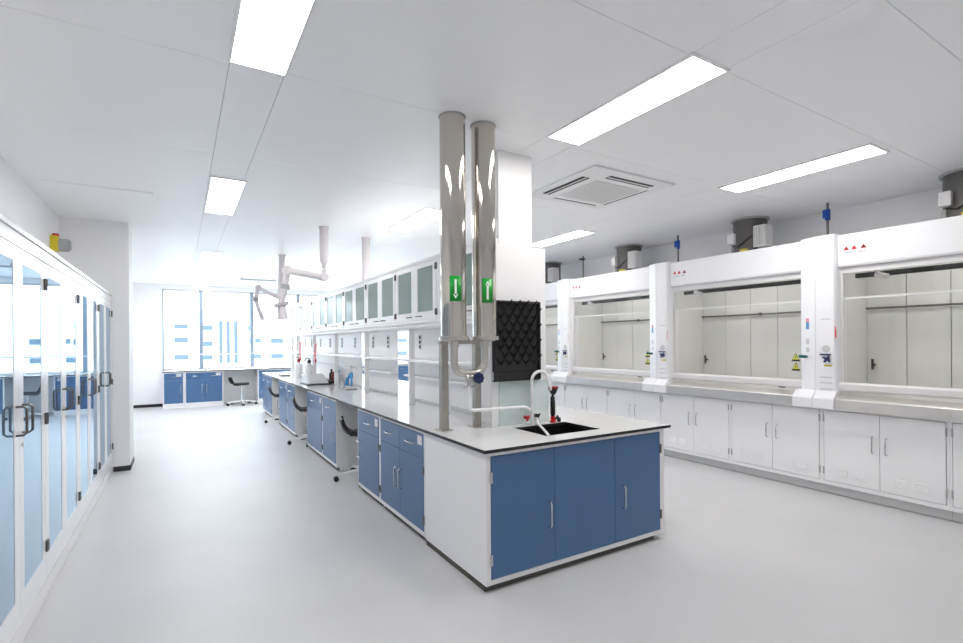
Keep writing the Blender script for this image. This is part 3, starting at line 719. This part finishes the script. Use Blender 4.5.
    MB().cyl((6.29, y1 - .19, 1.28), (6.24, y1 - .19, 1.28), .012, 8).cyl((6.24, y1 - .19, 1.23), (6.24, y1 - .19, 1.34), .012, 8).build('inner_tap', 'black', t, smooth=True)
    return t
hood_y = [.59, 2.54, 4.49, 6.44]
hood_lab = ['white fume hood at the right edge of the picture, its logo bright red', 'white fume hood second from the right, directly behind the sink end',
            'white fume hood third from the right, just right of the black drying rack', 'white fume hood at the far end, mostly hidden behind the drying rack']
H = make_hood()
for k, y in enumerate(hood_y):
    h_ = H if k == 0 else copy_tree(H)
    h_.location = (HX + .4, y + .975, .868); h_['label'] = hood_lab[k]

# ---- ducts on top of the hoods
def make_duct():
    t = thing('exhaust_duct', (6.1, 0, 2.569), '', 'duct', 'dark exhaust ducts above the fume hoods')
    MB().cyl((6.1, 0, 2.569), (6.1, 0, ZC), .19, 32).build('duct_pipe', 'duct', t, smooth=True)
    MB().cyl((6.1, 0, ZC - .02), (6.1, 0, ZC - .001), .215, 32).build('ceiling_flange', 'grey', t, smooth=True)
    ab = B('actuator_box', 'offwhite', t, 5.90, 6.06, -.30, -.15, 2.66, 2.92, bevel=.01)
    cv = MB()
    for i in range(5): cv.box(5.893, 5.90, -.29 + i * .028, -.275 + i * .028, 2.68, 2.90)
    cv.build('cooling_ribs', 'light_grey', ab)
    B('terminal_box', 'offwhite', t, 5.87, 5.95, .075, .165, 2.74, 2.87, bevel=.006)
    MB().tube([(5.91, .12, 2.72), (5.90, .04, 2.70), (5.90, -.06, 2.76), (5.91, -.16, 2.82)], .008, 8).build('cable', 'black', t, smooth=True)
    MB().cyl((5.92, -.03, 2.57), (5.92, -.03, 2.66), .05, 14).cyl((5.905, .02, 2.60), (5.875, .02, 2.60), .03, 12).build('yellow_joint', 'yellow', t, smooth=True)
    MB().cyl((5.93, -.16, 2.57), (5.93, -.16, 2.66), .03, 10).build('actuator_stem', 'black', t, smooth=True)
    B('side_bracket', 'grey', t, 5.95, 5.98, .13, .16, 2.57, 2.72)
    return t
dlab = ['dark round exhaust duct at the right edge of the picture above the hoods', 'dark round exhaust duct with white boxes between the two blue valves', 'dark round exhaust duct left of the far blue valve', 'dark round exhaust duct half hidden beside the white column']
D = make_duct()
for k, y in enumerate((1.54, 3.57, 5.53, 7.48)):
    d = D if k == 0 else copy_tree(D)
    d.location = (6.1, y, 2.569); d['label'] = dlab[k]
for k, (y, m, lab) in enumerate(((2.70, 'valve_blue', 'thin hose with a blue valve above the rightmost control post'), (4.62, 'valve_blue', 'thin hose with a blue valve above the middle control post'), (6.58, 'black', 'thin hose with a black valve above the far control post'))):
    t = thing('supply_hose', (6.1, y, 2.569), lab, 'valve', 'supply hoses above the fume hoods')
    MB().cyl((6.1, y, 2.569), (6.1, y, ZC), .012, 10).build('hose', 'dark_metal', t, smooth=True)
    if m != 'black':
        v = MB().cyl((6.1, y, 2.86), (6.1, y, 2.98), .026, 12).box(6.05, 6.075, y - .025, y + .03, 2.88, 2.97)
    else: v = MB().cyl((6.1, y, 2.98), (6.1, y, 3.01), .035, 12).box(6.03, 6.08, y - .03, y + .04, 2.985, 3.005)
    v.build('valve', m, t, smooth=False, bevel=.004)

# ---- white base cabinets below the hoods
def make_hood_cab():
    W = .9735
    t = thing('hood_base_cabinet', (HX + .35, W / 2, 0), '', 'cabinet', 'white base cabinets under the fume hoods')
    b = MB()
    b.box(HX, 6.40, 0, .018, .10, .866).box(HX, 6.40, W - .018, W, .10, .866).box(HX + .02, 6.40, .018, W - .018, .10, .12)
    b.box(HX, HX + .02, .018, W - .018, .10, .138).box(HX, HX + .02, .018, W - .018, .845, .866).box(6.385, 6.40, .018, W - .018, .12, .866)
    b.build('body', 'white', t)
    B('toe_kick', 'light_grey', t, HX + .055, HX + .075, .001, W - .001, .012, .10)
    B('floor_strip', 'seam', t, HX + .05, HX + .075, .001, W - .001, 0, .012)
    for i in range(2):
        p = .022 if i == 0 else W / 2 + .002; q = W / 2 - .002 if i == 0 else W - .022
        d = B('door', 'white', t, HX - .004, HX + .016, p, q, .142, .841, bevel=.003)
        hy = q - .05 if i == 0 else p + .05
        d_handle(MB(), 'z', (HX - .004, hy, .56), .15, (-.032, 0)).build('handle', 'chrome', d, smooth=True)
        hs = p - .004 if i == 0 else q + .004
        for z in (.24, .76):
            B('hinge', 'grey', d, HX - .010, HX - .001, hs - .006, hs + .006, z - .035, z + .035)
        c = (p + q) / 2
        for s in (-1, 1):
            v = MB()
            for k in range(4): v.prism([(HX - .0115, .215 + k * .02), (HX - .004, .215 + k * .02), (HX - .004, .226 + k * .02)], 'y', c + s * .075 - .05, c + s * .075 + .05)
            v.build('vent_louvre', 'white', d)
    return t
C_ = make_hood_cab()
ords = ['cut by the right edge of the picture', 'first full one from the right', 'second full one from the right', 'third full one from the right', 'just right of the sink end', 'behind the sink', 'behind the eyewash', 'at the far end of the row']
for k in range(8):
    c = C_ if k == 0 else copy_tree(C_)
    c.location = (HX + .35, .5665 + .9745 * k + .487, 0)
    c['label'] = 'white vented base cabinet under the fume hoods, %s' % ords[k]

# ================================================================= WINDOW-SIDE COUNTER
BCY = 14.06
def window_unit(x0, x1, n, lab, cards):
    t = thing('window_cabinet', ((x0 + x1) / 2, BCY + .3, 0), lab, 'cabinet', 'blue cabinets below the window')
    zt = CT0 - .001
    MB().box(x0, x0 + .025, BCY, Y1 - .015, .0, zt).box(x1 - .025, x1, BCY, Y1 - .015, 0, zt).box(x0 + .025, x1 - .025, BCY, BCY + .02, 0, .115).box(x0 + .025, x1 - .025, BCY, BCY + .02, .845, zt).box(x0 + .025, x1 - .025, Y1 - .03, Y1 - .015, 0, zt).build('body', 'white', t)
    w = (x1 - x0 - .054) / n
    for i in range(n):
        p = x0 + .027 + i * w + .002; q = p + w - .004; mid = (p + q) / 2
        dr = B('drawer', 'blue', t, p, q, BCY - .004, BCY + .016, .665, .842, bevel=.0025)
        MB().tube([(mid - .06, BCY - .004, .755), (mid - .05, BCY - .034, .755), (mid + .05, BCY - .034, .755), (mid + .06, BCY - .004, .755)], .007, 8).build('handle', 'chrome', dr, smooth=True)
        if cards[i]: B('card', 'offwhite', dr, q - .14, q - .03, BCY - .0065, BCY - .003, .76, .83)
        d = B('door', 'blue', t, p, q, BCY - .004, BCY + .016, .118, .661, bevel=.0025)
        hx = q - .05 if (i == 0) else p + .05
        d_handle(MB(), 'z', (hx, BCY - .004, .45), .2, (0, -.035)).build('handle', 'chrome', d, smooth=True)
window_unit(-.36, .085, 1, 'narrow blue one-drawer cabinet below the window beside the left end wall', [1])
window_unit(.09, .93, 2, 'blue two-drawer cabinet below the window left of the stool', [0, 1])
window_unit(1.72, 2.55, 2, 'blue two-drawer cabinet below the window right of the stool', [0, 0])
for k in range(4): window_unit(2.555 + k * .96, 3.51 + k * .96, 2, 'blue two-drawer cabinet below the window, %s' % ['behind the upper cabinets', 'seen through the gap in the rack', 'second from the right wall', 'in the corner of the right wall'][k], [0, 0])
wc = countertop('window_countertop', -.37, 6.45, BCY - .025, Y1 - .013); wc['label'] = 'grey countertop with dark edge running below the window'

# ================================================================= STOOLS
def make_stool():
    t = thing('lab_stool', (0, 0, 0), '', 'stool', 'black lab stools on white star bases')
    hub = MB().lathe([(.045, .075), (.045, .13), (.03, .15), (.024, .16), (.024, .33), (.018, .335), (.018, .50)], (0, 0, 0), 18)
    hub.build('column', 'chrome', t, smooth=True)
    for k in range(5):
        a = k * 2 * math.pi / 5 + .746; c, s = math.cos(a), math.sin(a); px, py = -s, c
        L = MB()
        def q(r, w, z): return [(r * c + px * w, r * s + py * w, z), (r * c - px * w, r * s - py * w, z)]
        v = q(.03, .024, .085) + q(.03, .024, .125) + q(.35, .014, .062) + q(.35, .014, .085)
        L.add(v, [(0, 1, 3, 2), (4, 6, 7, 5), (0, 4, 5, 1), (2, 3, 7, 6), (0, 2, 6, 4), (1, 5, 7, 3)])
        lg = L.build('leg', 'white_gloss', t, bevel=.004)
        cs = MB()
        for sd in (-1, 1): cs.cyl((.34 * c + px * .010 * sd, .34 * s + py * .010 * sd, .028), (.34 * c + px * .028 * sd, .34 * s + py * .028 * sd, .028), .028, 14)
        cs.cyl((.34 * c, .34 * s, .03), (.34 * c, .34 * s, .064), .010, 8)
        cs.build('caster', 'black', lg, smooth=True)
    MB().lathe([(.06, .495), (.165, .502), (.18, .515), (.18, .535), (.165, .55), (.08, .556)], (0, 0, 0), 28).build('seat', 'black', t, smooth=True)
    MB().tube([(-.05, 0, .495), (-.17, 0, .50), (-.20, 0, .53)], .013, 8).build('back_bar', 'black', t, smooth=True)
    prof = [(-.17, .535), (-.215, .555), (-.25, .60), (-.27, .655), (-.28, .71)]
    vs = []; n = len(prof)
    for (yy, k_) in ((-.17, .8), (-.10, 1.0), (.10, 1.0), (.17, .8)):
        for i, (r, z) in enumerate(prof): vs.append((r + .02 * (1 - k_) * 5, yy * (1 - .06 * i), z))
        for i, (r, z) in enumerate(prof): vs.append((r - .018 + .02 * (1 - k_) * 5, yy * (1 - .06 * i), z - .012))
    fs = []
    for c in range(3):
        o0 = c * 2 * n; o1 = o0 + 2 * n
        for i in range(n - 1):
            fs += [(o0 + i, o0 + i + 1, o1 + i + 1, o1 + i), (o0 + n + i, o1 + n + i, o1 + n + i + 1, o0 + n + i + 1)]
        fs += [(o0, o1, o1 + n, o0 + n), (o0 + n - 1, o0 + 2 * n - 1, o1 + 2 * n - 1, o1 + n - 1)]
    for c in (0, 3):
        for i in range(n - 1): fs.append((c * 2 * n + i, c * 2 * n + n + i, c * 2 * n + n + i + 1, c * 2 * n + i + 1))
    MB().add(vs, fs).build('backrest', 'black', t, smooth=True)
    return t
S_ = make_stool()
for k, (x, y, rz, lab) in enumerate(((1.82, 5.55, -.28, 'black lab stool in the nearest knee space of the island bench'), (1.76, 8.0, -.2, 'black lab stool in the second knee space of the island bench'),
                                     (1.76, 10.43, -.15, 'black lab stool in the third knee space of the island bench'), (1.33, 13.95, .2, 'black lab stool at the counter below the window'))):
    s = S_ if k == 0 else copy_tree(S_)
    s.location = (x, y, 0); s.rotation_euler = (0, 0, rz); s['label'] = lab

# ================================================================= EXTRACTION ARMS
def tube_thing(name, loc, label, cat, group=None): return thing(name, loc, label, cat, group)
ea = thing('fume_extractor', (1.60, 6.55, ZC), 'jointed white extraction arm hanging from the ceiling over the bench edge', 'extraction arm', 'ceiling extraction arms')
MB().cyl((1.60, 6.55, ZC), (1.60, 6.55, ZC - .02), .066, 24).build('ceiling_plate', 'arm_white', ea, smooth=True)
MB().cyl((1.60, 6.55, ZC - .02), (1.60, 6.55, 2.60), .056, 24).cyl((1.60, 6.55, 2.60), (1.60, 6.55, 2.56), .05, 20, r2=.035).build('drop_tube', 'arm_white', ea, smooth=True)
MB().cyl((1.60, 6.55, 2.56), (1.60, 6.55, 2.40), .03, 16).cyl((1.60, 6.50, 2.40), (1.60, 6.60, 2.40), .05, 16).build('joint', 'arm_white', ea, smooth=True)
MB().tube([(1.61, 6.55, 2.39), (1.42, 6.66, 2.44), (1.19, 6.80, 2.49)], .042, 16).build('boom', 'arm_white', ea, smooth=True)
MB().cyl((1.19, 6.75, 2.49), (1.19, 6.85, 2.49), .058, 16).build('joint', 'arm_white', ea, smooth=True)
MB().tube([(1.19, 6.80, 2.49), (1.17, 6.81, 2.36), (1.15, 6.82, 2.22), (1.12, 6.84, 2.05)], .042, 16).build('fore_tube', 'arm_white', ea, smooth=True)
MB().cyl((1.175, 6.81, 2.31), (1.165, 6.815, 2.25), .058, 18).build('damper', 'grey', ea, smooth=True)
MB().cyl((1.12, 6.84, 2.065), (1.128, 6.835, 2.03), .10, 24, r2=.085).build('hood_disc', 'arm_white', ea, smooth=True)
MB().cyl((1.128, 6.835, 2.03), (1.14, 6.83, 1.86), .05, 18, r2=.065).build('nozzle', 'arm_white', ea, smooth=True)
eb_ = thing('fume_extractor', (1.49, 8.98, ZC), 'thin white extraction arm further back nearer the window', 'extraction arm', 'ceiling extraction arms')
MB().cyl((1.49, 8.98, ZC), (1.49, 8.98, ZC - .02), .066, 24).build('ceiling_plate', 'arm_white', eb_, smooth=True)
MB().cyl((1.49, 8.98, ZC - .02), (1.47, 9.04, 2.33), .05, 20).build('drop_tube', 'arm_white', eb_, smooth=True)
MB().tube([(1.47, 9.05, 2.32), (1.30, 9.15, 2.41), (1.146, 9.245, 2.50)], .034, 14).build('boom', 'arm_white', eb_, smooth=True)
MB().cyl((1.146, 9.20, 2.50), (1.146, 9.29, 2.50), .05, 14).build('joint', 'arm_white', eb_, smooth=True)
MB().tube([(1.14, 9.25, 2.48), (1.108, 9.268, 2.31), (1.144, 9.246, 2.17), (1.215, 9.203, 1.95)], .036, 14).build('fore_tube', 'arm_white', eb_, smooth=True)
MB().cyl((1.105, 9.27, 2.33), (1.110, 9.267, 2.27), .052, 14).build('damper', 'grey', eb_, smooth=True)
ec = thing('extraction_tube', (2.29, 6.95, ZC), 'plain white vertical extraction tube above the upper cabinets', 'extraction tube')
MB().cyl((2.29, 6.95, ZC), (2.29, 6.95, ZC - .02), .066, 24).build('ceiling_plate', 'arm_white', ec, smooth=True)
MB().cyl((2.29, 6.95, ZC - .02), (2.29, 6.95, 2.356), .058, 22).build('drop_tube', 'arm_white', ec, smooth=True)
rl = thing('ceiling_rail', (1.68, 12.2, ZC), 'short grey rail hung under the ceiling near the window', 'rail')
MB().cyl((1.14, 12.2, 2.98), (1.90, 12.2, 2.98), .02, 12).build('bar', 'light_grey', rl, smooth=True)
for x in (1.2, 1.84): MB().cyl((x, 12.2, 2.98), (x, 12.2, ZC), .012, 10).build('hanger', 'light_grey', rl, smooth=True)

# ================================================================= THINGS ON THE BENCH
ins = thing('bench_instrument', (1.88, 8.25, CT1), 'low white wedge-shaped instrument with black top on the island counter', 'instrument')
MB().prism([(8.02, CT1 + .012), (8.0, CT1 + .03), (8.36, CT1 + .15), (8.50, CT1 + .15), (8.52, CT1 + .012)], 'x', 1.70, 2.02).build('housing', 'white_gloss', ins, bevel=.012)
B('base_plate', 'black', ins, 1.68, 2.06, 7.98, 8.55, CT1 + .0005, CT1 + .014, bevel=.003)
MB().prism([(8.04, CT1 + .046), (8.34, CT1 + .145), (8.34, CT1 + .152), (8.04, CT1 + .053)], 'x', 1.74, 2.0).build('front_panel', 'light_grey', ins)
B('side_tray', 'rubber', ins, 2.02, 2.12, 8.05, 8.5, CT1 + .014, CT1 + .05, bevel=.006)
def disp(name, x, y, lab, capm, h=.24, r=.05, body='white_gloss'):
    t = thing(name, (x, y, CT1), lab, 'bottle', 'white reagent bottles on the island counter')
    MB().lathe([(r * .95, .0005), (r, .01), (r, h * .66), (r * .9, h * .74), (r * .38, h * .82), (r * .34, h * .9)], (x, y, CT1), 20).build('body', body, t, smooth=True)
    MB().lathe([(r * .42, 0), (r * .42, h * .12), (r * .25, h * .16)], (x, y, CT1 + h * .88), 14).build('cap', capm, t, smooth=True)
    MB().tube([(x, y, CT1 + h), (x, y, CT1 + h * 1.12), (x - .06, y - .05, CT1 + h * 1.14), (x - .09, y - .07, CT1 + h * 1.02)], .008, 8).build('nozzle', capm, t, smooth=True)
disp('dispenser_bottle', 1.96, 10.05, 'large white dispenser bottle with dark red top, farther of the pair', 'dark_red', .34, .075)
disp('dispenser_bottle', 1.94, 9.05, 'large white dispenser bottle with black top behind the instrument', 'black', .35, .07)
for (x, y, m, c, lab) in ((2.19, 8.52, 'black', 'black', 'small black bottle in the bottle cluster on the counter'), (2.19, 8.37, 'dark_red', 'white', 'small dark red bottle with white cap on the counter'), (2.20, 8.22, 'dark_red', 'black', 'small dark red bottle with black cap on the counter'), (2.19, 8.08, 'clear_plastic', 'sky_blue', 'small clear bottle with blue cap on the counter')):
    t = thing('reagent_bottle', (x, y, CT1), lab, 'bottle', 'small bottles on the island counter')
    MB().lathe([(.038, .0005), (.04, .008), (.04, .13), (.034, .15), (.016, .17), (.015, .185)], (x, y, CT1), 18).build('body', m, t, smooth=True)
    MB().lathe([(.019, 0), (.019, .03), (.012, .034)], (x, y, CT1 + .183), 14).build('cap', c, t, smooth=True)
gs = thing('glassware_stand', (2.06, 6.95, CT1), 'blue clamp stand with clear flasks on the island counter', 'stand')
B('foot', 'grey', gs, 1.97, 2.13, 6.88, 7.02, CT1 + .0005, CT1 + .014, bevel=.003)
MB().cyl((2.06, 6.95, CT1 + .014), (2.06, 6.95, CT1 + .34), .007, 10).build('rod', 'chrome', gs, smooth=True)
cl_ = MB()
for s in (-1, 1):
    cl_.tube([(2.06, 6.95, CT1 + .22), (2.05, 6.95 + s * .05, CT1 + .21), (2.04, 6.95 + s * .08, CT1 + .15), (2.04, 6.95 + s * .085, CT1 + .05)], .014, 8)
cl_.tube([(2.06, 6.95, CT1 + .20), (2.0, 6.95, CT1 + .16), (1.98, 6.95, CT1 + .06)], .015, 8)
cl_.build('clamp', 'sky_blue', gs, smooth=True)
MB().cyl((2.06, 6.95, CT1 + .16), (2.06, 6.95, CT1 + .24), .024, 12).build('boss', 'sky_blue', gs, smooth=True)
o = MB().lathe([(.05, .0005), (.055, .01), (.03, .07), (.016, .10), (.016, .13), (.02, .135)], (2.0, 7.22, CT1), 18).build('flask', 'clear_plastic', smooth=True, origin=(2.0, 7.22, CT1)); tag(o, 'clear conical flask beside the blue clamp stand', 'flask')
for k, (y, z0, z1, lab) in enumerate(((10.30, 1.20, 1.56, 'red strap hanging on the rack shelf, nearer the window'), (9.02, 1.20, 1.52, 'red strap hanging on the rack shelf, above the instrument'))):
    t = thing('hanging_strap', (2.05, y, z0), lab, 'strap', 'red straps hanging on the rack')
    MB().tube([(2.045, y - .03, z1), (2.035, y - .035, (z0 + z1) / 2), (2.04, y - .015, z0 + .03), (2.04, y, z0), (2.04, y + .02, z0 + .03), (2.035, y + .035, (z0 + z1) / 2), (2.045, y + .03, z1)], .010, 8).build('loop', 'pink_red', t, smooth=True)
    B('hook', 'pink_red', t, 2.03, 2.06, y - .045, y + .045, z1 - .02, z1 + .02, bevel=.005)
    B('grip', 'red', t, 2.025, 2.052, y - .03, y + .03, z0 + .02, z0 + .07, bevel=.006)
o = MB().prism([(10.55, CT1 + .0005), (10.55, CT1 + .025), (10.80, CT1 + .05), (10.85, CT1 + .04), (10.85, CT1 + .0005)], 'x', 1.72, 1.90).build('dark_tray', 'dark_metal', bevel=.004, origin=(1.8, 10.7, CT1)); tag(o, 'small dark wedge tray at the far end of the island counter', 'tray')
# window counter things
t = thing('storage_box', (2.2, 14.35, CT1), 'pale white box standing on the window counter', 'box')
B('body', 'white', t, 2.02, 2.40, 14.2, 14.5, CT1 + .0005, 1.05, bevel=.01); B('lid', 'light_grey', t, 2.01, 2.41, 14.19, 14.51, 1.05, 1.075, bevel=.006)
t = thing('window_tap', (.55, 14.4, CT1), 'small pale tap standing on the window counter', 'tap')
MB().cyl((.55, 14.4, CT1), (.55, 14.4, CT1 + .05), .03, 14).tube([(.55, 14.4, CT1 + .04), (.55, 14.4, CT1 + .15), (.56, 14.36, CT1 + .19), (.58, 14.28, CT1 + .19), (.59, 14.25, CT1 + .15)], .016, 10).build('spout', 'light_grey', t, smooth=True)
MB().cyl((.62, 14.4, CT1), (.62, 14.4, CT1 + .09), .02, 12).build('handle', 'light_grey', t, smooth=True)
for (x0, x1, lab) in ((-.05, .38, 'flat pale tray lying on the window counter left of the tap'), (.68, 1.0, 'flat pale tray lying on the window counter right of the tap'), (1.45, 1.75, 'flat pale tray lying on the window counter near the box')):
    t = thing('flat_tray', ((x0 + x1) / 2, 14.4, CT1), lab, 'tray', 'trays on the window counter')
    B('base', 'offwhite', t, x0, x1, 14.3, 14.5, CT1 + .0005, CT1 + .01)
    MB().box(x0, x1, 14.3, 14.308, CT1 + .01, CT1 + .045).box(x0, x1, 14.492, 14.5, CT1 + .01, CT1 + .045).box(x0, x0 + .008, 14.308, 14.492, CT1 + .01, CT1 + .045).box(x1 - .008, x1, 14.308, 14.492, CT1 + .01, CT1 + .045).build('rim', 'offwhite', t)
